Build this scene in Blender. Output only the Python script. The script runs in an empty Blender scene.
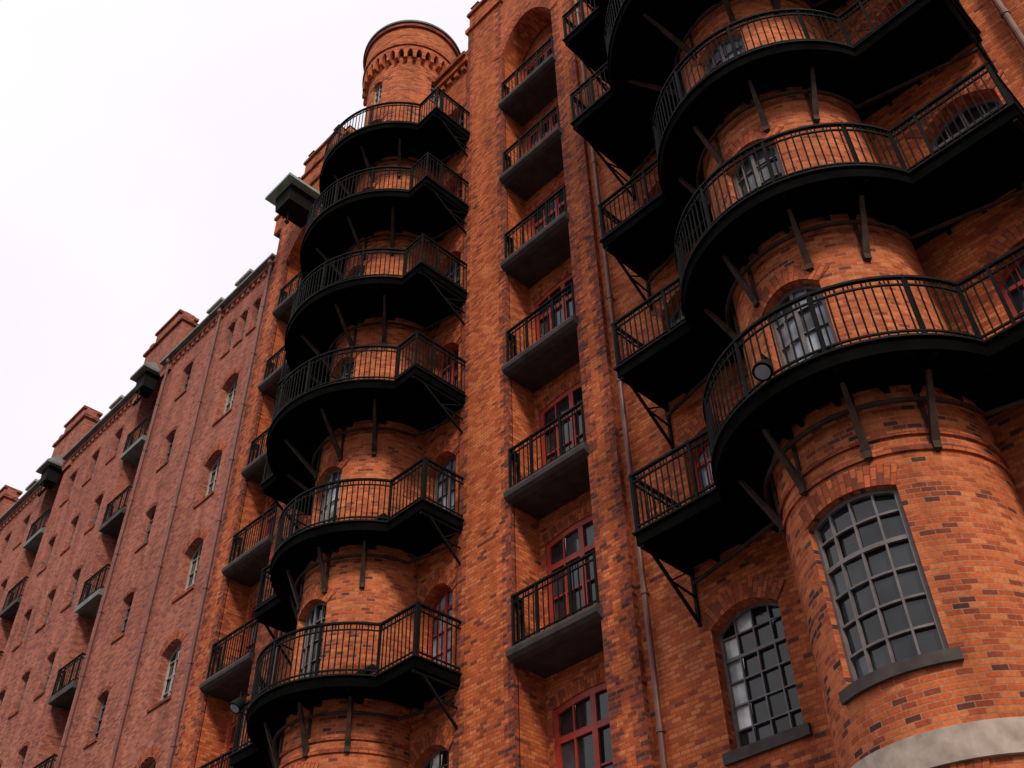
import bpy, math, random
from mathutils import Matrix, Vector
random.seed(7)
pi=math.pi
# ------------------------------------------------------------------ materials
def newmat(name):
    m=bpy.data.materials.new(name); m.use_nodes=True
    nt=m.node_tree; b=nt.nodes['Principled BSDF']; return m,nt,b
def simple(name,col,rough=.6,metal=0,var=.25,scale=6,bump=.0,spec=.5):
    m,nt,b=newmat(name)
    g=nt.nodes.new('ShaderNodeNewGeometry'); n=nt.nodes.new('ShaderNodeTexNoise')
    n.inputs['Scale'].default_value=scale; n.inputs['Detail'].default_value=6
    nt.links.new(g.outputs['Position'],n.inputs['Vector'])
    r=nt.nodes.new('ShaderNodeValToRGB')
    r.color_ramp.elements[0].position=.3; r.color_ramp.elements[1].position=.7
    r.color_ramp.elements[0].color=tuple(c*(1-var) for c in col)+(1,)
    r.color_ramp.elements[1].color=tuple(min(1,c*(1+var)) for c in col)+(1,)
    nt.links.new(n.outputs['Fac'],r.inputs['Fac']); nt.links.new(r.outputs['Color'],b.inputs['Base Color'])
    b.inputs['Roughness'].default_value=rough; b.inputs['Metallic'].default_value=metal
    b.inputs['Specular IOR Level'].default_value=spec
    if bump>0:
        bp=nt.nodes.new('ShaderNodeBump'); bp.inputs['Strength'].default_value=bump; bp.inputs['Distance'].default_value=.02
        nt.links.new(n.outputs['Fac'],bp.inputs['Height']); nt.links.new(bp.outputs['Normal'],b.inputs['Normal'])
    return m
def brick(name,stops,mortar,dark_low=0.0,shift=0.0,zlo=9.5,zhi=12.5):
    m,nt,b=newmat(name); N=nt.nodes.new; L=nt.links.new
    uv=N('ShaderNodeUVMap'); uv.uv_map='UVMap'
    br=N('ShaderNodeTexBrick'); br.inputs['Scale'].default_value=1
    br.inputs['Brick Width'].default_value=.18; br.inputs['Row Height'].default_value=.073
    br.inputs['Mortar Size'].default_value=.0075; br.inputs['Mortar Smooth'].default_value=.3
    br.inputs['Color1'].default_value=(0,0,0,1); br.inputs['Color2'].default_value=(1,1,1,1); br.inputs['Mortar'].default_value=(.5,.5,.5,1)
    br.inputs['Bias'].default_value=0
    wob=N('ShaderNodeTexNoise'); wob.inputs['Scale'].default_value=2.2; L(uv.outputs['UV'],wob.inputs['Vector'])
    ws=N('ShaderNodeVectorMath'); ws.operation='SCALE'; ws.inputs['Scale'].default_value=.018
    L(wob.outputs['Color'],ws.inputs[0]); wa=N('ShaderNodeVectorMath'); L(uv.outputs['UV'],wa.inputs[0]); L(ws.outputs[0],wa.inputs[1])
    L(wa.outputs[0],br.inputs['Vector'])
    g=N('ShaderNodeNewGeometry')
    n1=N('ShaderNodeTexNoise'); n1.inputs['Scale'].default_value=.5; n1.inputs['Detail'].default_value=5; L(g.outputs['Position'],n1.inputs['Vector'])
    m1=N('ShaderNodeMath'); m1.operation='MULTIPLY_ADD'; m1.inputs[1].default_value=.55; m1.inputs[2].default_value=-.275+shift; L(n1.outputs['Fac'],m1.inputs[0])
    a=N('ShaderNodeMath'); a.operation='ADD'; L(br.outputs['Color'],a.inputs[0]); L(m1.outputs[0],a.inputs[1])
    last=a.outputs[0]
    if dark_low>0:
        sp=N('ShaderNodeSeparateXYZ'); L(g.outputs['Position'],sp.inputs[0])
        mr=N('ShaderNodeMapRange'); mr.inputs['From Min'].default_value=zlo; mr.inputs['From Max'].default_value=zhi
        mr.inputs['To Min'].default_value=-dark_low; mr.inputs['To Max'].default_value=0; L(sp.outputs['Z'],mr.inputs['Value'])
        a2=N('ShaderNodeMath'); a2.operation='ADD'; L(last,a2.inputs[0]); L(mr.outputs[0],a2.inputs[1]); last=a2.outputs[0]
    r=N('ShaderNodeValToRGB'); els=r.color_ramp.elements
    while len(els)<len(stops): els.new(.5)
    for e,(p,c) in zip(els,stops): e.position=p; e.color=c+(1,)
    L(last,r.inputs['Fac'])
    mp=N('ShaderNodeMapping'); mp.inputs['Scale'].default_value=(1.3,1.3,.22); L(g.outputs['Position'],mp.inputs['Vector'])
    n2=N('ShaderNodeTexNoise'); n2.inputs['Scale'].default_value=1.1; n2.inputs['Detail'].default_value=7; n2.inputs['Roughness'].default_value=.65; L(mp.outputs[0],n2.inputs['Vector'])
    mr2=N('ShaderNodeMapRange'); mr2.inputs['From Min'].default_value=.3; mr2.inputs['From Max'].default_value=.7
    mr2.inputs['To Min'].default_value=.58; mr2.inputs['To Max'].default_value=1.15; L(n2.outputs['Fac'],mr2.inputs['Value'])
    n3=N('ShaderNodeTexNoise'); n3.inputs['Scale'].default_value=28; n3.inputs['Detail'].default_value=4; L(g.outputs['Position'],n3.inputs['Vector'])
    mr3=N('ShaderNodeMapRange'); mr3.inputs['From Min'].default_value=.3; mr3.inputs['From Max'].default_value=.7
    mr3.inputs['To Min'].default_value=.82; mr3.inputs['To Max'].default_value=1.16; L(n3.outputs['Fac'],mr3.inputs['Value'])
    mm=N('ShaderNodeMath'); mm.operation='MULTIPLY'; L(mr2.outputs[0],mm.inputs[0]); L(mr3.outputs[0],mm.inputs[1])
    mx=N('ShaderNodeMix'); mx.data_type='RGBA'; L(br.outputs['Fac'],mx.inputs[0]); L(r.outputs['Color'],mx.inputs[6]); mx.inputs[7].default_value=mortar+(1,)
    vm=N('ShaderNodeVectorMath'); vm.operation='SCALE'; L(mx.outputs[2],vm.inputs[0]); L(mm.outputs[0],vm.inputs['Scale'])
    L(vm.outputs[0],b.inputs['Base Color'])
    b.inputs['Roughness'].default_value=.8; b.inputs['Specular IOR Level'].default_value=.12
    h=N('ShaderNodeMath'); h.operation='MULTIPLY_ADD'; L(br.outputs['Fac'],h.inputs[0]); h.inputs[1].default_value=-1
    hh=N('ShaderNodeMath'); hh.operation='MULTIPLY'; L(n3.outputs['Fac'],hh.inputs[0]); hh.inputs[1].default_value=.6; L(hh.outputs[0],h.inputs[2])
    bp=N('ShaderNodeBump'); bp.inputs['Strength'].default_value=.6; bp.inputs['Distance'].default_value=.012; L(h.outputs[0],bp.inputs['Height']); L(bp.outputs['Normal'],b.inputs['Normal'])
    return m
ST=[(0.0,(.08,.033,.03)),(.07,(.17,.045,.032)),(.18,(.37,.075,.03)),(.5,(.5,.11,.038)),(.8,(.58,.145,.048)),(1.0,(.62,.19,.075))]
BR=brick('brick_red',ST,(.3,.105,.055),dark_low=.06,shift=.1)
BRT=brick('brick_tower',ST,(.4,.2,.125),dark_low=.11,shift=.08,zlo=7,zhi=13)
BRD=brick('brick_dark_glazed',[(0,(.08,.033,.03)),(.4,(.22,.052,.034)),(.8,(.4,.085,.036)),(1,(.48,.115,.05))],(.22,.09,.06))
BRA=brick('brick_arch',[(0,(.18,.045,.028)),(.4,(.4,.085,.034)),(1,(.57,.145,.055))],(.16,.07,.045),shift=.05)
BRP=brick('brick_pink_haze',[(0,(.19,.07,.06)),(.2,(.32,.095,.07)),(.6,(.42,.135,.09)),(1,(.5,.185,.125))],(.33,.15,.115))  # pink brick of the left block, distance haze mixed into its tones
IRON=simple('iron_black_paint',(.006,.0065,.0065),.7,0,.35,3,spec=.1)
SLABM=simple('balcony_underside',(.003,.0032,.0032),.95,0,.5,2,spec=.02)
STEEL=simple('iron_strut_worn',(.045,.026,.02),.65,0,.5,5,spec=.15)
CONC=simple('slab_grey',(.05,.038,.037),.7,0,.35,4,.3,spec=.3)
STONE=simple('sandstone',(.36,.29,.25),.85,0,.3,5,.4)
REDF=simple('red_window_paint',(.32,.032,.018),.45,0,.25,5)
GREYF=simple('grey_window_paint',(.13,.11,.115),.5,0,.3,6)
WHITEF=simple('white_window_paint',(.36,.34,.33),.5,0,.15,6)
COPPER=simple('copper_patina',(.12,.14,.135),.6,0,.35,2,.1)
SLATE=simple('slate_roof',(.06,.06,.07),.6,0,.3,3,.2)
PIPE=simple('drainpipe_paint',(.14,.045,.035),.5,0,.3,4)
def glass(name,base,rough=.06,spec=.5):
    m,nt,b=newmat(name); g=nt.nodes.new('ShaderNodeNewGeometry'); n=nt.nodes.new('ShaderNodeTexNoise')
    n.inputs['Scale'].default_value=1.7; n.inputs['Detail'].default_value=3; nt.links.new(g.outputs['Position'],n.inputs['Vector'])
    r=nt.nodes.new('ShaderNodeValToRGB'); r.color_ramp.elements[0].position=.35; r.color_ramp.elements[1].position=.65
    r.color_ramp.elements[0].color=tuple(c*.4 for c in base)+(1,); r.color_ramp.elements[1].color=tuple(min(1,c*1.4) for c in base)+(1,)
    nt.links.new(n.outputs['Fac'],r.inputs['Fac']); nt.links.new(r.outputs['Color'],b.inputs['Base Color'])
    b.inputs['Roughness'].default_value=rough; b.inputs['Specular IOR Level'].default_value=spec
    return m
GL=[glass('glass_dark',(.018,.022,.026)),glass('glass_blue',(.05,.06,.068)),glass('glass_pale',(.27,.31,.37)),glass('glass_black',(.008,.01,.011)),glass('glass_bright_reflection',(.6,.62,.64))]  # last one has a bright sky reflection painted into its base colour

# ------------------------------------------------------------------ mesh builder
class MB:
    def __init__(s): s.v=[];s.f=[];s.uv=[];s.m=[];s.mats=[]
    def face(s,pts,uvs,mat):
        i=len(s.v); s.v+= [tuple(p) for p in pts]; s.f.append(list(range(i,i+len(pts))))
        s.uv+=list(uvs)
        if mat not in s.mats: s.mats.append(mat)
        s.m.append(s.mats.index(mat))
    def build(s,name,parent=None):
        me=bpy.data.meshes.new(name); me.from_pydata(s.v,[],s.f)
        ul=me.uv_layers.new(name='UVMap')
        flat=[c for u in s.uv for c in u]; ul.data.foreach_set('uv',flat)
        for m in s.mats: me.materials.append(m)
        me.polygons.foreach_set('material_index',s.m); me.update()
        ob=bpy.data.objects.new(name,me); bpy.context.scene.collection.objects.link(ob)
        if parent: ob.parent=parent
        return ob
def flat(y0): return lambda s,z,d:(s,y0-d,z)
def cyl(cx,cy,R): return lambda s,z,d:(cx+(R+d)*math.sin(s/R),cy-(R+d)*math.cos(s/R),z)
def archz(o,s):
    sa,sb,za,zb,r=o; c=(sa+sb)/2;h=(sb-sa)/2; t=(s-c)/h
    return zb+r*max(0,1-t*t)
def wall(mb,P,s0,s1,z0,z1,ops,mat,depth=.3,ds=None,rmat=None):
    ss={s0,s1};zs={z0,z1}
    for o in ops:
        sa,sb,za,zb,r=o; ss|={sa,sb}; zs|={za,zb,zb+r}
        if r>0:
            for i in range(1,8): ss.add(sa+(sb-sa)*i/8)
    if ds:
        n=int((s1-s0)/ds)+1
        for i in range(n): ss.add(s0+(s1-s0)*i/n)
    ss=sorted(x for x in ss if s0-1e-6<=x<=s1+1e-6); zs=sorted(x for x in zs if z0-1e-6<=x<=z1+1e-6)
    ss=[x for i,x in enumerate(ss) if i==0 or x-ss[i-1]>1e-4]; zs=[x for i,x in enumerate(zs) if i==0 or x-zs[i-1]>1e-4]
    for a,b in zip(ss,ss[1:]):
        cm=(a+b)/2
        col=[o for o in ops if o[0]<cm<o[1]]
        for c,d in zip(zs,zs[1:]):
            zm=(c+d)/2; st='w'; oo=None
            for o in col:
                if o[2]<zm<o[3]: st='x'
                elif o[4]>0 and o[3]<=zm<o[3]+o[4]: st='a'; oo=o
            if st=='x': continue
            if st=='a':
                la=min(max(archz(oo,a),c),d); lb=min(max(archz(oo,b),c),d)
                if la>=d-1e-6 and lb>=d-1e-6: continue
            else: la=lb=c
            mb.face([P(a,la,0),P(b,lb,0),P(b,d,0),P(a,d,0)],[(a,la),(b,lb),(b,d),(a,d)],mat)
    rm=rmat or mat
    for o in ops:
        sa,sb,za,zb,r=o; D=depth
        mb.face([P(sa,za,0),P(sa,zb,0),P(sa,zb,-D),P(sa,za,-D)],[(0,za),(0,zb),(D,zb),(D,za)],rm)
        mb.face([P(sb,za,0),P(sb,zb,0),P(sb,zb,-D),P(sb,za,-D)],[(0,za),(0,zb),(D,zb),(D,za)],rm)
        if za>z0+1e-6: mb.face([P(sa,za,0),P(sb,za,0),P(sb,za,-D),P(sa,za,-D)],[(sa,0),(sb,0),(sb,D),(sa,D)],rm)
        n=8
        for i in range(n):
            a=sa+(sb-sa)*i/n;b=sa+(sb-sa)*(i+1)/n; A=archz(o,a);B=archz(o,b)
            mb.face([P(a,A,0),P(b,B,0),P(b,B,-D),P(a,A,-D)],[(0,a),(0,b),(D,b),(D,a)],rm)
def pbox(mb,P,s0,s1,z0,z1,d0,d1,mat,n=1):
    for i in range(n):
        a=s0+(s1-s0)*i/n; b=s0+(s1-s0)*(i+1)/n
        mb.face([P(a,z0,d1),P(b,z0,d1),P(b,z1,d1),P(a,z1,d1)],[(a,z0),(b,z0),(b,z1),(a,z1)],mat)
        mb.face([P(a,z0,d0),P(b,z0,d0),P(b,z0,d1),P(a,z0,d1)],[(a,d0),(b,d0),(b,d1),(a,d1)],mat)
        mb.face([P(a,z1,d0),P(b,z1,d0),P(b,z1,d1),P(a,z1,d1)],[(a,d0),(b,d0),(b,d1),(a,d1)],mat)
        mb.face([P(a,z0,d0),P(b,z0,d0),P(b,z1,d0),P(a,z1,d0)],[(a,z0),(b,z0),(b,z1),(a,z1)],mat)
    for a in (s0,s1):
        mb.face([P(a,z0,d0),P(a,z1,d0),P(a,z1,d1),P(a,z0,d1)],[(d0,z0),(d0,z1),(d1,z1),(d1,z0)],mat)
def archring(mb,P,o,th=.25,proud=.012,mat=None,back=0.0):
    mat=mat or BRA
    sa,sb,za,zb,r=o; n=12; pts=[]; L=0; prev=None
    c=(sa+sb)/2;h=(sb-sa)/2
    for i in range(n+1):
        t=-1+2*i/n; s=c+h*t; z=zb+r*(1-t*t)
        dx=1; dz=-2*r*t/h; l=math.hypot(dx,dz); nx,nz=-dz/l,dx/l
        if prev: L+=math.hypot(s-prev[0],z-prev[1])
        prev=(s,z); pts.append((s,z,s+nx*th,z+nz*th,L))
    for p,q in zip(pts,pts[1:]):
        mb.face([P(p[0],p[1],proud),P(q[0],q[1],proud),P(q[2],q[3],proud),P(p[2],p[3],proud)],[(0,p[4]),(0,q[4]),(th,q[4]),(th,p[4])],mat)
        mb.face([P(p[2],p[3],proud),P(q[2],q[3],proud),P(q[2],q[3],back),P(p[2],p[3],back)],[(0,p[4]),(0,q[4]),(.02,q[4]),(.02,p[4])],mat)
        mb.face([P(p[0],p[1],proud),P(q[0],q[1],proud),P(q[0],q[1],back),P(p[0],p[1],back)],[(0,p[4]),(0,q[4]),(.02,q[4]),(.02,p[4])],mat)
def window(mb,P,o,depth,nx,nz,fmat,gidx=None,fw=.06,mw=.022,mull=0,transom=None,ncyl=1,bright=None):
    sa,sb,za,zb,r=o; top=zb+r
    D=-depth+.04
    gi=gidx if gidx is not None else random.choice([0,0,1,3])
    for i in range(nx):
        for j in range(nz):
            a=sa+(sb-sa)*i/nx;b=sa+(sb-sa)*(i+1)/nx;c=za+(top-za)*j/nz;d=za+(top-za)*(j+1)/nz
            g=gi
            if random.random()<.25: g=random.choice([0,1,3] if gi!=2 else [1,2])
            if bright and bright(i,j): g=4
            e=[random.uniform(-.008,.008) for _ in range(3)]; q=e[0]+e[1]-e[2]
            mb.face([P(a,c,D+e[0]),P(b,c,D+e[2]),P(b,d,D+e[1]),P(a,d,D+q)],[(0,0)]*4,GL[g])
    F0,F1=D+.01,D+.065
    pbox(mb,P,sa,sa+fw,za,top,F0,F1,fmat); pbox(mb,P,sb-fw,sb,za,top,F0,F1,fmat)
    pbox(mb,P,sa+fw,sb-fw,za,za+fw,F0,F1-.002,fmat,ncyl)
    n=8
    for i in range(n):
        a=sa+(sb-sa)*i/n;b=sa+(sb-sa)*(i+1)/n;A=archz(o,a);B=archz(o,b)
        mb.face([P(a,A-fw,F1-.003),P(b,B-fw,F1-.003),P(b,B,F1-.003),P(a,A,F1-.003)],[(0,0)]*4,fmat)
        mb.face([P(a,A-fw,F0),P(b,B-fw,F0),P(b,B-fw,F1-.003),P(a,A-fw,F1-.003)],[(0,0)]*4,fmat)
    for i in range(1,nx):
        s=sa+(sb-sa)*i/nx; w=mw if not (mull and i%mull==0) else fw
        pbox(mb,P,s-w/2,s+w/2,za+fw,top-.01,F0,F1-.012-(0 if w==mw else -.006),fmat)
    for j in range(1,nz):
        z=za+(top-za)*j/nz; w=mw if not (transom and j==transom) else fw
        pbox(mb,P,sa+fw,sb-fw,z-w/2,z+w/2,F0,F1-.015-(0 if w==mw else -.006),fmat,ncyl)
def beam(mb,p,q,w0,w1,mat,h0=None,h1=None):
    p=Vector(p);q=Vector(q);d=(q-p).normalized(); up=Vector((0,0,1)) if abs(d.z)<.95 else Vector((1,0,0))
    r=d.cross(up).normalized(); u=r.cross(d)
    h0=h0 or w0;h1=h1 or w1
    def ring(c,w,h): return [c+r*w/2*a+u*h/2*b for a,b in ((-1,-1),(1,-1),(1,1),(-1,1))]
    A=ring(p,w0,h0);B=ring(q,w1,h1); z4=[(0,0)]*4
    for i in range(4): mb.face([A[i],A[(i+1)%4],B[(i+1)%4],B[i]],z4,mat)
    mb.face(A,z4,mat);mb.face(B,z4,mat)
def tube(mb,pts,r,mat,n=8,caps=True):
    pts=[Vector(p) for p in pts]; rings=[]
    for i,p in enumerate(pts):
        d=(pts[min(i+1,len(pts)-1)]-pts[max(i-1,0)]).normalized()
        up=Vector((0,0,1)) if abs(d.z)<.9 else Vector((1,0,0))
        a=d.cross(up).normalized();b=a.cross(d)
        rr=r[i] if isinstance(r,(list,tuple)) else r
        rings.append([p+a*math.cos(2*pi*k/n)*rr+b*math.sin(2*pi*k/n)*rr for k in range(n)])
    for A,B in zip(rings,rings[1:]):
        for k in range(n): mb.face([A[k],A[(k+1)%n],B[(k+1)%n],B[k]],[(0,0)]*4,mat)
    if caps:
        mb.face(rings[0],[(0,0)]*n,mat); mb.face(rings[-1],[(0,0)]*n,mat)
def sweep(mb,path,z0,z1,o0,o1,mat):
    n=len(path); offs=[]
    for i in range(n):
        def nrm(a,b):
            dx,dy=b[0]-a[0],b[1]-a[1]; l=math.hypot(dx,dy); return (dy/l,-dx/l)
        ns=[]
        if i>0: ns.append(nrm(path[i-1],path[i]))
        if i<n-1: ns.append(nrm(path[i],path[i+1]))
        if len(ns)==2:
            mx,my=ns[0][0]+ns[1][0],ns[0][1]+ns[1][1]; l=math.hypot(mx,my); mx/=l;my/=l
            k=1/max(.4,mx*ns[0][0]+my*ns[0][1]); offs.append((mx*k,my*k))
        else: offs.append(ns[0])
    def pt(i,o,z): return (path[i][0]+offs[i][0]*o,path[i][1]+offs[i][1]*o,z)
    z4=[(0,0)]*4
    for i in range(n-1):
        j=i+1
        mb.face([pt(i,o1,z0),pt(j,o1,z0),pt(j,o1,z1),pt(i,o1,z1)],z4,mat)
        mb.face([pt(i,o0,z0),pt(j,o0,z0),pt(j,o0,z1),pt(i,o0,z1)],z4,mat)
        mb.face([pt(i,o0,z0),pt(j,o0,z0),pt(j,o1,z0),pt(i,o1,z0)],z4,mat)
        mb.face([pt(i,o0,z1),pt(j,o0,z1),pt(j,o1,z1),pt(i,o1,z1)],z4,mat)
    for i in (0,n-1): mb.face([pt(i,o0,z0),pt(i,o1,z0),pt(i,o1,z1),pt(i,o0,z1)],z4,mat)
def railing(mb,path,z,H=1.08,sp=.115,post=1.15):
    sweep(mb,path,z+H-.04,z+H,-.03,.03,IRON)
    sweep(mb,path,z+H-.17,z+H-.145,-.014,.014,IRON)
    sweep(mb,path,z+.1,z+.128,-.015,.015,IRON)
    segs=[];tot=0
    for a,b in zip(path,path[1:]):
        l=math.hypot(b[0]-a[0],b[1]-a[1]); segs.append((tot,l,a,b)); tot+=l
    n=max(2,int(tot/sp)); np_=max(1,round(tot/post))
    def at(t):
        for s0,l,a,b in segs:
            if t<=s0+l+1e-6:
                k=(t-s0)/l; return (a[0]+(b[0]-a[0])*k,a[1]+(b[1]-a[1])*k)
        return path[-1]
    for i in range(n+1):
        x,y=at(tot*i/n); w=.0095
        beam(mb,(x,y,z),(x+random.uniform(-.006,.006),y+random.uniform(-.006,.006),z+H-.03),w*2,w*2,IRON)
        if i%2==0 and i<n:
            x2,y2=at(tot*(i+.5)/n)
            beam(mb,(x2,y2,z+H-.15),(x2,y2,z+H-.03),.014,.014,IRON)
    cor=[]
    for k in range(1,len(path)-1):
        a,b,c=path[k-1],path[k],path[k+1]
        t1=math.atan2(b[1]-a[1],b[0]-a[0]);t2=math.atan2(c[1]-b[1],c[0]-b[0])
        if abs(t1-t2)>.35: cor.append(b)
    for i in range(np_+1): cor.append(at(tot*i/np_))
    for x,y in cor: beam(mb,(x,y,z-.02),(x,y,z+H+.02),.045,.045,IRON)

LV={k:10.3+3.42*k for k in range(-3,8)}
# ------------------------------------------------------------------ buildings
wh=bpy.data.objects.new('brick_warehouse',None); bpy.context.scene.collection.objects.link(wh)
wh2=bpy.data.objects.new('brick_warehouse.001',None); bpy.context.scene.collection.objects.link(wh2)
F0=flat(0)
TOP=32.0
TW=[(-4.57,-.4,3.63,3,(1.24,2.2),(1.8,2.85)),(-16.5,-.2,2.98,2,(1.2,2.13),(1.6,2.68))]
R=1.45
walls=MB(); win=MB(); trim=MB()
def doorset(c,w,k):
    S=LV[k]
    if k>=0: return (c-w/2,c+w/2,S+.17,S+2.15,.34)
    if k==-1: return (c-w/2,c+w/2,S+.42,S+2.28,.24)
    return (c-w/2,c+w/2,S+.4,S+2.3,.24)
def flank(s0,s1,cols):
    ops=[]
    for c,w in cols:
        for k in range(-2,6):
            o=doorset(c,w,k); ops.append(o)
            archring(trim,F0,o,.32,.02)
            if k<0:
                window(win,F0,o,.28,4,6,GREYF,gidx=3,fw=.05,transom=4,bright=(lambda i,j:i==0 and 0<j<5 or (i==1 and j==5)))
                pbox(trim,F0,o[0]-.1,o[1]+.1,o[2]-.16,o[2]-.003,-.1,.07,CONC)
            else:
                window(win,F0,o,.34,4,5,REDF if (k%2==0) else GREYF,gidx=random.choice([0,1,2]),fw=.07,mull=2,transom=4)
    wall(walls,F0,s0,s1,0,TOP,ops,BR,.36)
flank(-10.0,.9,[(-7.38,1.2),(-1.76,1.25)])
flank(-21.2,-12.1,[(-14.4,.98),(-18.6,.98)])
ops=[]
for c in (5,8,11):
    for k in range(-2,6):
        o=(c-.6,c+.6,LV[k]+.7,LV[k]+2.3,.2); ops.append(o); archring(trim,F0,o); window(win,F0,o,.28,4,5,GREYF)
wall(walls,F0,3.25,14,0,TOP,ops,BR,.3)
def bay(xl,xr,zarch=30.1):
    B=flat(.68); ops=[]
    for k in range(-2,6):
        S=LV[k]-.05
        o=(xl+.14,xr-.1,S+.02,S+2.62,.12); ops.append(o)
        window(win,B,o,.12,4,4,REDF,gidx=random.choice([0,0,1]),fw=.12,mull=2,transom=3,mw=.035,bright=(lambda i,j: i==3 and random.random()<.35))
        archring(trim,B,o,.25,.01)
    wall(walls,B,xl,xr,0,32,ops,BR,.14)
    for x in (xl,xr):
        walls.face([(x,-.12,0),(x,.68,0),(x,.68,32),(x,-.12,32)],[(-.12,0),(.68,0),(.68,32),(-.12,32)],BR)
    H=flat(-.12); o=(xl,xr,zarch,zarch,1.15)
    wall(walls,H,xl,xr,zarch,33,[o],BR,.75)
    archring(trim,H,o,.4,.02)
    for k in range(0,6):
        S=LV[k]+.1
        prof=[(.67,0),(-.22,0),(-.27,-.03),(-.285,-.09),(-.27,-.17),(-.2,-.23),(-.08,-.27),(.67,-.29)]
        mb=MB(); x0,x1=xl-.03,xr+.05
        for p,q in zip(prof,prof[1:]):
            mb.face([(x0,p[0],S+p[1]),(x1,p[0],S+p[1]),(x1,q[0],S+q[1]),(x0,q[0],S+q[1])],[(0,0)]*4,CONC)
        for x in (x0,x1): mb.face([(x,p[0],S+p[1]) for p in prof],[(0,0)]*len(prof),CONC)
        railing(mb,[(xl+.03,.1),(xl+.03,-.13),(xr-.03,-.13),(xr-.03,.1)],S,1.08,.12,.9)
        mb.build('iron_balcony')
bay(-12.1,-10.0); bay(.9,3.25); bay(-23.4,-21.2)
def pilaster(x0,x1,z1=33.4):
    pbox(walls,F0,x0,x1,0,z1,0,.12,BR)
    z=0;i=0
    while z<z1-.3:
        w=.25 if i%2 else .13
        for a,b in ((x0,x0+w),(x1-w,x1)):
            pbox(trim,F0,a-.003,b+.003,z,z+.215,.02,.124,BRD)
        z+=.216; i+=1
    pbox(trim,F0,x0-.08,x1+.08,z1,z1+.2,-.2,.2,BR)
for a,b in ((-13.65,-12.1),(-10.0,-9.3),(.2,.9),(3.25,4.0),(-21.2,-20.4),(-24.3,-23.4)): pilaster(a,b)
def gable(xc,hw,zb=33.0,steps=((1.0,1.6),(.66,1.8),(.33,1.6))):
    z=zb; P=flat(-.06)
    for f,h in steps:
        pbox(walls,P,xc-hw*f,xc+hw*f,z,z+h,-.5,0,BR)
        pbox(trim,P,xc-hw*f-.07,xc+hw*f+.07,z+h,z+h+.14,-.55,.08,BRD)
        for s in (-1,1):
            xx=xc+s*(hw*f-.2); pbox(trim,P,xx-.16,xx+.16,z+h+.14,z+h+.6,-.4,-.05,BR)
            c=(xx,.165,z+h+.9); q=[(xx-.2,-.05,z+h+.6),(xx+.2,-.05,z+h+.6),(xx+.2,.4,z+h+.6),(xx-.2,.4,z+h+.6)]
            for i in range(4): trim.face([q[i],q[(i+1)%4],c],[(0,0)]*3,BRD)
        z+=h+.14
gable(-11.17,2.5); gable(2.07,2.45); gable(-22.4,2.6,33.0,((1,.9),(.72,1.0),(.4,.8)))
def cornice(x0,x1,mat=BR,z=TOP,P=F0):
    pbox(trim,P,x0,x1,z-.25,z,.0,.2,mat); pbox(trim,P,x0,x1,z,z+.18,-.2,.3,BRD); pbox(trim,P,x0,x1,z+.18,z+.5,-.2,.1,mat)
    x=x0+.1
    while x<x1-.2:
        pbox(trim,P,x,x+.16,z-.5,z-.25,0,.13,mat); x+=.34
cornice(-21.2,-13.65); cornice(-9.3,.2); cornice(4,14)
def roof(mb,x0,x1,z):
    a=[(x0,.3,z),(x1,.3,z),(x1,5,z+5.5),(x0,5,z+5.5)]; mb.face(a,[(0,0)]*4,SLATE)
    mb.face([(x0,5,z+5.5),(x1,5,z+5.5),(x1,14,z+6),(x0,14,z+6)],[(0,0)]*4,SLATE)
rf=MB(); roof(rf,-24.3,14,32.1)
rf.face([(14,0,0),(14,14,0),(14,14,38.1),(14,5,37.6),(14,0,32)],[(0,0),(14,0),(14,38),(5,37),(0,32)],BR)
rf.build('roof',wh)
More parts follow.
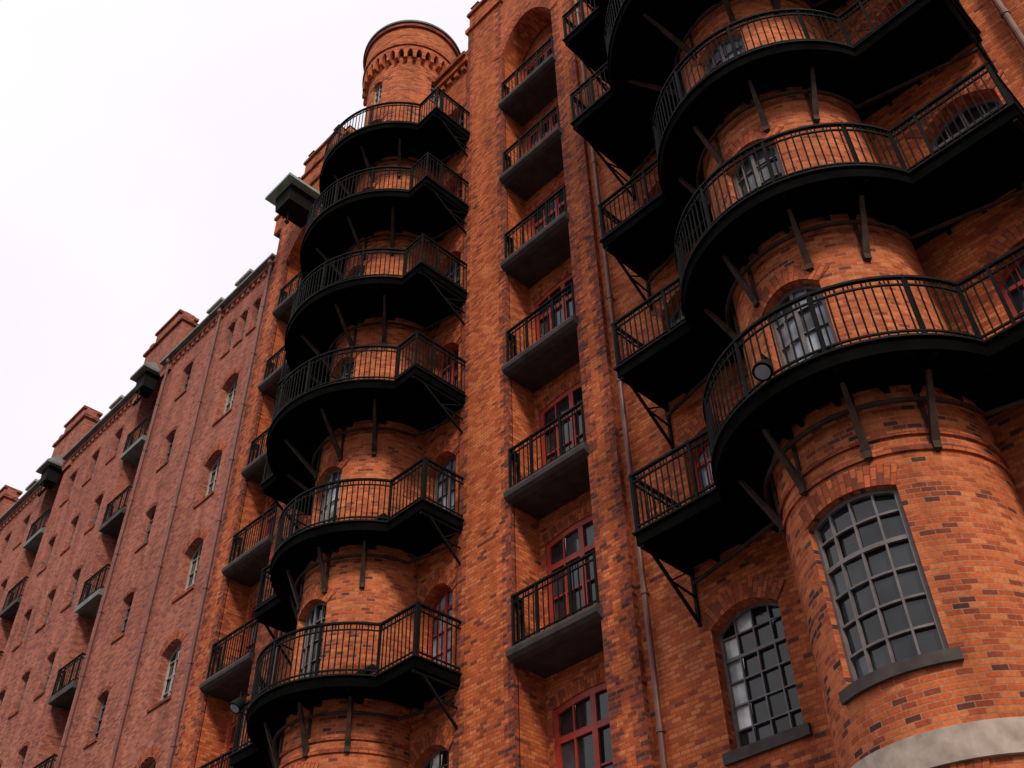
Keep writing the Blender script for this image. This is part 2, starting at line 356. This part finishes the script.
for ti,(cx,cy,hw_,big,sm,wd) in enumerate(TW):
    P=cyl(cx,cy,R); zt=33.0
    ops=[]
    for k in range(-2,6):
        S=LV[k]
        if k<0: o=(-.64,.64,S-.18,S+1.95,.1)
        else: o=(-.5,.5,S+.17,S+2.15,.22)
        ops.append(o)
        archring(trim,P,o,.3,.02)
        if k<0:
            window(win,P,o,.18,4,6,GREYF,gidx=0,fw=.055,mw=.028,transom=4,ncyl=6)
            pbox(trim,P,o[0]-.1,o[1]+.1,o[2]-.14,o[2]-.003,-.1,.06,CONC,8)
        else: window(win,P,o,.24,4,5,GREYF,gidx=2 if (k+ti)%2==0 else 1,fw=.06,mull=2,ncyl=4)
    for ang in (.06,.5*pi,-.5*pi):
        o=(R*ang-.25,R*ang+.25,30.7,31.8,.2)
        ops.append(o); archring(trim,P,o,.22); window(win,P,o,.2,2,4,WHITEF,gidx=1,fw=.04,ncyl=2)
    wall(walls,P,-pi*R,pi*R,0,zt,ops,BRT,.26,ds=.16)
    for z in (9.28,9.52): pbox(trim,P,-pi*R*.62,pi*R*.62,z,z+.07,0,.035,BRA,36)
    pbox(trim,P,-pi*R*.62,pi*R*.62,5.55,5.9,0,.06,STONE,40)
    C=cyl(cx,cy,R)
    n=34; w=2*pi*R/n
    for i in range(n):
        a=2*pi*R*i/n-pi*R
        pbox(trim,C,a,a+w*.36,zt-.35,zt+.35,0,.2,BRT)
        o=(a+w*.36,a+w,zt-.1,zt-.1,.26); m=6
        for q in range(m):
            u=o[0]+(o[1]-o[0])*q/m; v=o[0]+(o[1]-o[0])*(q+1)/m; A=archz(o,u);B=archz(o,v)
            trim.face([C(u,A,.2),C(v,B,.2),C(v,zt+.35,.2),C(u,zt+.35,.2)],[(u,A),(v,B),(v,zt+.35),(u,zt+.35)],BRT)
            trim.face([C(u,A,.2),C(v,B,.2),C(v,B,0),C(u,A,0)],[(u,0),(v,0),(v,.2),(u,.2)],BRT)
    pbox(trim,C,-pi*R,pi*R,zt+.35,zt+.5,-.05,.25,BRA,60)
    pbox(trim,C,-pi*R,pi*R,zt+.5,zt+1.5,-.1,.2,BRT,60)
    pbox(trim,C,-pi*R,pi*R,zt+1.5,zt+1.68,-.1,.28,BRD,60)
    pbox(trim,C,-pi*R,pi*R,zt+1.68,zt+1.78,-1.4,.33,SLATE,60)
walls.build('walls',wh); win.build('windows',wh); trim.build('brick_trim',wh)

def tower_balcony(cx,cy,hw,k,dr,lamp):
    S=LV[k]; b,Rb=dr
    dy=b+cy; dx=math.sqrt(Rb*Rb-dy*dy); th=math.acos(dy/Rb)
    hw=max(hw,dx+.25)
    path=[(cx-hw,-.0),(cx-hw,-b),(cx-dx-.0,-b)]
    n=30
    for i in range(1,n):
        a=-th+2*th*i/n; path.append((cx+Rb*math.sin(a),cy-Rb*math.cos(a)))
    path+=[(cx+dx,-b),(cx+hw,-b),(cx+hw,0)]
    mb=MB(); z0,z1=S,S+.15
    front=path[1:-1]
    for p,q in zip(front,front[1:]):
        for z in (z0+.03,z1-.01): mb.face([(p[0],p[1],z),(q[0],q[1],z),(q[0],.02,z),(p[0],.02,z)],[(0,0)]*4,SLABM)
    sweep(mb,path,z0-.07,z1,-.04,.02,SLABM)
    sweep(mb,path,z1-.02,z1+.012,-.02,.06,IRON)
    m=int(2*hw/.55)
    for i in range(1,m):
        x=cx-hw+2*hw*i/m
        if abs(x-cx)<dx: y=cy-math.sqrt(Rb*Rb-(x-cx)**2)
        else: y=-b
        if abs(x-cx)<R: yi=cy-math.sqrt(R*R-(x-cx)**2)+.05
        else: yi=0
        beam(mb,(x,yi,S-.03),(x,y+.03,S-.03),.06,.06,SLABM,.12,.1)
    railing(mb,path,z1,1.1)
    Rp=R+.13; pts=[]
    for i in range(25):
        a=-1.45+2.9*i/24; pts.append((cx+Rp*math.sin(a),cy-Rp*math.cos(a),S-.32))
    pts=[(cx-hw+.1,-.1,S-.32)]+pts+[(cx+hw-.1,-.1,S-.32)]
    tube(mb,pts,.035,STEEL,8)
    for a in (-.95,-.35,.3,.85):
        ca,sa=math.cos(a),math.sin(a)
        p=(cx+(R+.02)*sa,cy-(R+.02)*ca,S-.95)
        ro=Rb-.25
        q=(cx+ro*sa,cy-ro*ca,S-.02)
        beam(mb,p,q,.11,.05,STEEL,.07,.05)
        beam(mb,(p[0],p[1],S-1.05),(p[0],p[1],S-.05),.05,.05,STEEL)
        beam(mb,(p[0]-.05*ca,p[1]-.05*sa,S-.98),(p[0]+.05*ca,p[1]+.05*sa,S-.98),.1,.1,STEEL,.1,.1)
        beam(mb,(cx+(R)*sa,cy-(R)*ca,S-.07),(cx+(Rb-.03)*sa,cy-(Rb-.03)*ca,S-.07),.07,.07,SLABM,.14,.1)
    for sx in (-1,1):
        x=cx+sx*(hw-.05)
        beam(mb,(x,-.03,S-1.0),(x,-.03,S),.05,.05,IRON)
        beam(mb,(x,-.03,S-.95),(x,-b+.15,S-.03),.045,.045,IRON)
        beam(mb,(x,-.03,S-.5),(x,-b*.5,S-.45),.03,.03,IRON)
        beam(mb,(x,-b*.5,S-.45),(x,-.03,S-.03),.025,.025,IRON)
        beam(mb,(x,0,S-.06),(x,-b,S-.06),.06,.06,IRON,.14,.14)
    mb.build('iron_balcony')
    if lamp:
        f=MB(); jx,jy=cx+dx-.32,-b-.02
        for o in (-.16,.12):
            beam(f,(jx+o,jy,z1+.05),(jx+o,jy,z1+.2),.03,.03,IRON)
            tube(f,[(jx+o-.11,jy,z1+.22),(jx+o-.08,jy,z1+.22),(jx+o+.08,jy,z1+.22),(jx+o+.11,jy,z1+.22)],[.05,.085,.085,.05],IRON,10)
        beam(f,(jx-.3,jy,z1+.05),(jx+.28,jy,z1+.05),.05,.05,IRON)
        f.build('floodlight')
for ti,(cx,cy,hw,big,sm,wd) in enumerate(TW):
    for k in range(0,6):
        dr=wd if k>=big else sm
        if k==5: dr=(1.4,2.5) if ti else (1.5,2.75)
        tower_balcony(cx,cy,hw,k,dr,k in ((0,1,2) if ti==0 else (0,1)))
for cx,cy in ((-4.57,-.4),(-16.5,-.2)):
    f=MB(); S=LV[0]; a=-.06 if cx>-10 else -.45
    x=cx+2.3*math.sin(a); y=cy-2.28*math.cos(a)
    beam(f,(x,y+.1,S+.5),(x,y-.1,S+.5),.03,.03,IRON)
    beam(f,(x,y-.08,S+.5),(x,y-.08,S+.3),.03,.03,IRON)
    tube(f,[(x,y-.0,S+.34),(x,y-.05,S+.32),(x,y-.14,S+.2),(x,y-.17,S+.15)],[.05,.1,.13,.135],IRON,16)
    tube(f,[(x,y-.171,S+.148),(x,y-.174,S+.143)],[.1,.1],GL[2],16)
    f.build('spotlight')
def pipe(x,z0,z1,y=-.12,r=.05,nm='drainpipe'):
    m=MB(); tube(m,[(x,y,z0),(x,y,z1)],r,PIPE,12)
    z=z0+1
    while z<z1:
        tube(m,[(x,y,z),(x,y,z+.1)],r+.015,PIPE,12); beam(m,(x,y,z+.05),(x,.02,z+.05),.03,.03,PIPE); z+=2.3
    tube(m,[(x,y,z1),(x,y-.02,z1+.1),(x,y-.02,z1+.3)],[r,r*2.2,r*2.4],PIPE,12)
    m.build(nm)
pipe(-9.05,0,31.3); pipe(-.45,0,31.3,r=.06); pipe(-20.1,0,31.3)
def hood(xc,z,w,dp,parent,mat=None):
    mat=mat or COPPER
    m=MB(); x0,x1=xc-w/2,xc+w/2
    def fr(z0,z1,i0,i1,mat):
        A=[(x0+i0,.0,z0),(x1-i0,.0,z0),(x1-i0,-dp+i0,z0),(x0+i0,-dp+i0,z0)]
        B=[(x0+i1,.0,z1),(x1-i1,.0,z1),(x1-i1,-dp+i1,z1),(x0+i1,-dp+i1,z1)]
        for i in range(4): m.face([A[i],A[(i+1)%4],B[(i+1)%4],B[i]],[(0,0)]*4,mat)
        m.face(A,[(0,0)]*4,mat);m.face(B,[(0,0)]*4,mat)
    fr(z-.75,z,w*.22,w*.18,IRON); fr(z,z+.12,0,0,mat); fr(z+.12,z+.65,.02,w*.3,mat); fr(z+.65,z+.9,w*.33,w*.46,mat)
    tube(m,[(xc,-dp*.6,z-.75),(xc,-dp*.6,z-1.4)],.03,IRON); tube(m,[(xc,-dp*.6,z-1.3),(xc,-dp*.6,z-1.45),(xc,-dp*.6,z-1.55)],[.03,.09,.03],IRON)
    m.build('hoist_hood',parent)
hood(-22.3,32.1,1.55,1.6,wh,simple('copper_patina_light',(.26,.38,.35),.5,0,.3,2,.1))

# ------------------------------------------------------------------ left block
w2=MB(); n2=MB(); t2=MB()
cs=[-33.3-8.7*i for i in range(6)]
TP=31.1
def opset(c,w,dz0=.7,dz1=2.15,r=.14,ks=range(-2,6)): return [(c-w/2,c+w/2,LV[k]+dz0,LV[k]+dz1,r) for k in ks]
def segment(x0,x1,cols):
    ops=[]
    for c,w,kk,fm in cols:
        for o in opset(c,w,ks=kk):
            if w>.9: o=(o[0],o[1],o[2]-.15,o[3],.3)
            ops.append(o)
            window(n2,F0,o,.36 if w>.9 else .26,2 if w<.9 else 3,4,fm,fw=.045,mw=.03,gidx=random.choice([0,0,3,3]),bright=(lambda i,j: w>.9 and random.random()<.12))
            archring(t2,F0,o,.26 if w>.9 else .14,mat=BRA if w>.9 else BRD)
            pbox(t2,F0,o[0]-.06,o[1]+.06,o[2]-.1,o[2]-.003,-.1,.05,BRD)
    wall(w2,F0,x0,x1,0,TP,ops,BRP,.38)
    pbox(t2,F0,x0,x1,TP-.2,TP,-.1,.12,BRP); pbox(t2,F0,x0,x1,TP,TP+.1,-.3,.3,COPPER)
    x=x0+.1
    while x<x1-.2: pbox(t2,F0,x,x+.15,TP-.42,TP-.2,0,.09,BRP); x+=.36
segment(cs[0]+.85,-24.3,[(-26.1,1.1,range(-2,5),WHITEF),(-25.3,.5,[5],GREYF),(-26.15,.5,[5],GREYF),(-27.0,.5,[5],GREYF),(-30.1,.72,range(-2,6),GREYF)])
for i,c in enumerate(cs):
    nxt=cs[i+1]+.85 if i+1<len(cs) else c-20
    if i+1<len(cs):
        segment(nxt,c-.85,[(c-2.3,.7,range(-2,6),GREYF),(c-4.35,.7,range(-2,6),GREYF),(c-6.4,.7,range(-2,6),GREYF)])
    B=flat(.6); xl,xr=c-.85,c+.85; ops=[]
    for k in range(-2,6):
        o=(xl+.1,xr-.1,LV[k]+.02,LV[k]+2.5,.2); ops.append(o); window(n2,B,o,.1,2,4,GREYF,fw=.08,mw=.04,gidx=3)
        mb=MB(); P=F0
        pbox(mb,P,xl-.02,xr+.02,LV[k]-.2,LV[k]+.02,-.59,.16,COPPER if k%2 else CONC)
        railing(mb,[(xl+.02,.1),(xl+.02,-.11),(xr-.02,-.11),(xr-.02,.1)],LV[k]+.02,1.0,.14,.8)
        mb.build('iron_balcony')
    wall(w2,B,xl,xr,0,TP+1,ops,BRP,.12)
    for x in (xl,xr): w2.face([(x,0,0),(x,.6,0),(x,.6,32),(x,0,32)],[(0,0),(.6,0),(.6,32),(0,32)],BRP)
    P=flat(-.1)
    wall(w2,P,xl-.7,xr+.7,TP-.6,TP+2.2,[(xl,xr,TP-.6,TP-.6,.7)],BRP,.6)
    for x in (xl-.7,xr+.7): w2.face([(x,-.1,TP-.6),(x,.9,TP-.6),(x,.9,TP+2.2),(x,-.1,TP+2.2)],[(0,0),(1,0),(1,2.8),(0,2.8)],BRP)
    pbox(t2,P,xl-.8,xr+.8,TP+2.2,TP+2.35,-1,.1,BRD)
    pbox(w2,P,xl-.1,xr+.1,TP+2.35,TP+3.1,-.8,-.02,BRP); pbox(t2,P,xl-.2,xr+.2,TP+3.1,TP+3.22,-.9,.06,BRD)
    for x in (xl-.5,xr+.5): pbox(t2,P,x-.15,x+.15,TP+2.35,TP+2.8,-.5,-.02,BRP)
    hood(c,TP-.2,1.2,.8,wh2)
w2.build('walls',wh2); n2.build('windows',wh2); t2.build('brick_trim',wh2)
rf=MB(); roof(rf,cs[-1]+.85,-24.3,TP+.1)
xe=cs[-1]-.85
rf.face([(xe,0,0),(xe,14,0),(xe,14,37),(xe,5,36),(xe,.0,TP)],[(0,0),(14,0),(14,37),(5,36),(0,31)],BRP)
for x in (-27.2,-29.3,-37.5,-46):
    P=flat(.25)
    pbox(rf,P,x-.45,x+.45,TP+.2,TP+1.3,-1.6,.1,COPPER); pbox(rf,P,x-.55,x+.55,TP+1.3,TP+1.42,-1.7,.2,STONE)
rf.build('roof',wh2)
pipe(-28.0,0,30.8,r=.055); pipe(-24.55,0,30.8,r=.055); pipe(-31.9,0,30.8,r=.05)

# ------------------------------------------------------------------ ground
def sheet(name,x0,x1,y0,y1,z,mat):
    m=MB(); m.face([(x0,y0,z),(x1,y0,z),(x1,y1,z),(x0,y1,z)],[(x0,y0),(x1,y0),(x1,y1),(x0,y1)],mat); return m.build(name)
ASPH=simple('asphalt',(.05,.048,.046),.9,0,.2,8,.3); PAVE=simple('paving_stone',(.2,.18,.17),.85,0,.2,4,.3); GR=simple('ground_earth',(.07,.065,.06),.9,0,.2,.3)
sheet('ground',-1500,1500,-1500,1500,-.02,GR); sheet('road',-300,300,-11,-3.6,-.012,ASPH)
for y0,y1 in ((-3.6,0.0),(-16,-11)):
    m=MB(); pbox(m,flat(0),-120,60,-.015,.12,-y1,-y0,PAVE); m.build('pavement')
# ------------------------------------------------------------------ light
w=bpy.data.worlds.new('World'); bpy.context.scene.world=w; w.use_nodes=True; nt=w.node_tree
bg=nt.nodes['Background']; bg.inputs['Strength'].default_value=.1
sky=nt.nodes.new('ShaderNodeTexSky'); sky.sky_type='NISHITA'; sky.sun_disc=False
el,az=math.radians(40),math.radians(124)
sky.sun_elevation=el; sky.sun_rotation=az
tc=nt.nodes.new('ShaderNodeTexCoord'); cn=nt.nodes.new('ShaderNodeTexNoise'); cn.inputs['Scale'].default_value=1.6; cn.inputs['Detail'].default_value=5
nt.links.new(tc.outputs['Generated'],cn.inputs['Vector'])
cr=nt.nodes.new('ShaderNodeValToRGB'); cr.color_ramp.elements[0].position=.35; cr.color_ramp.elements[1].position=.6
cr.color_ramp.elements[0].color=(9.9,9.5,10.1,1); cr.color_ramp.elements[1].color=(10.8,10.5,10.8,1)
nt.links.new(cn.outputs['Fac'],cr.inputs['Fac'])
# overcast layer is brighter overhead, dimmed near the unseen horizon to cut ambient light
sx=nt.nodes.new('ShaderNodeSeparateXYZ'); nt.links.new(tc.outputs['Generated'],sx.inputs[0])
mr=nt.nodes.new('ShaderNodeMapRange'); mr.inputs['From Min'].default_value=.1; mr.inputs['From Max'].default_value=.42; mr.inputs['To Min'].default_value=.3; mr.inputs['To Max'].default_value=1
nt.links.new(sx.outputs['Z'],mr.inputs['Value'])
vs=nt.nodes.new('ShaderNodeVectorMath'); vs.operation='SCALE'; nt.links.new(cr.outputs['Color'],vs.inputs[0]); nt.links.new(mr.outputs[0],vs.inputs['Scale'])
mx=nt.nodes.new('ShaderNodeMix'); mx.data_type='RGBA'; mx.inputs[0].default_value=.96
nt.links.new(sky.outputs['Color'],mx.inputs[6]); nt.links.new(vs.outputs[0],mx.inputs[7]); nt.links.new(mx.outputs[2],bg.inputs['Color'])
sl=bpy.data.lights.new('sun','SUN'); sl.energy=2.7; sl.angle=math.radians(10); sl.color=(1,.86,.68)
so=bpy.data.objects.new('sun',sl); bpy.context.scene.collection.objects.link(so)
d=Vector((math.sin(az)*math.cos(el),math.cos(az)*math.cos(el),math.sin(el)))
so.rotation_euler=d.to_track_quat('Z','Y').to_euler()
# ------------------------------------------------------------------ camera
f=1040.
Z=Vector((-27,1164,-f)).normalized(); X=-Vector((-1362,-961,-f)); X=(X-Z*X.dot(Z)).normalized(); Y=Z.cross(X)
M=Matrix((X,Y,Z))
cam=bpy.data.cameras.new('camera'); co=bpy.data.objects.new('camera',cam); bpy.context.scene.collection.objects.link(co)
co.matrix_world=Matrix.Translation((0,-12,1.6))@M.to_4x4()
cam.sensor_width=36; cam.lens=f/1024*36; cam.clip_end=5000
sc=bpy.context.scene; sc.camera=co
sc.view_settings.view_transform='Standard'; sc.view_settings.look='None'; sc.view_settings.exposure=0
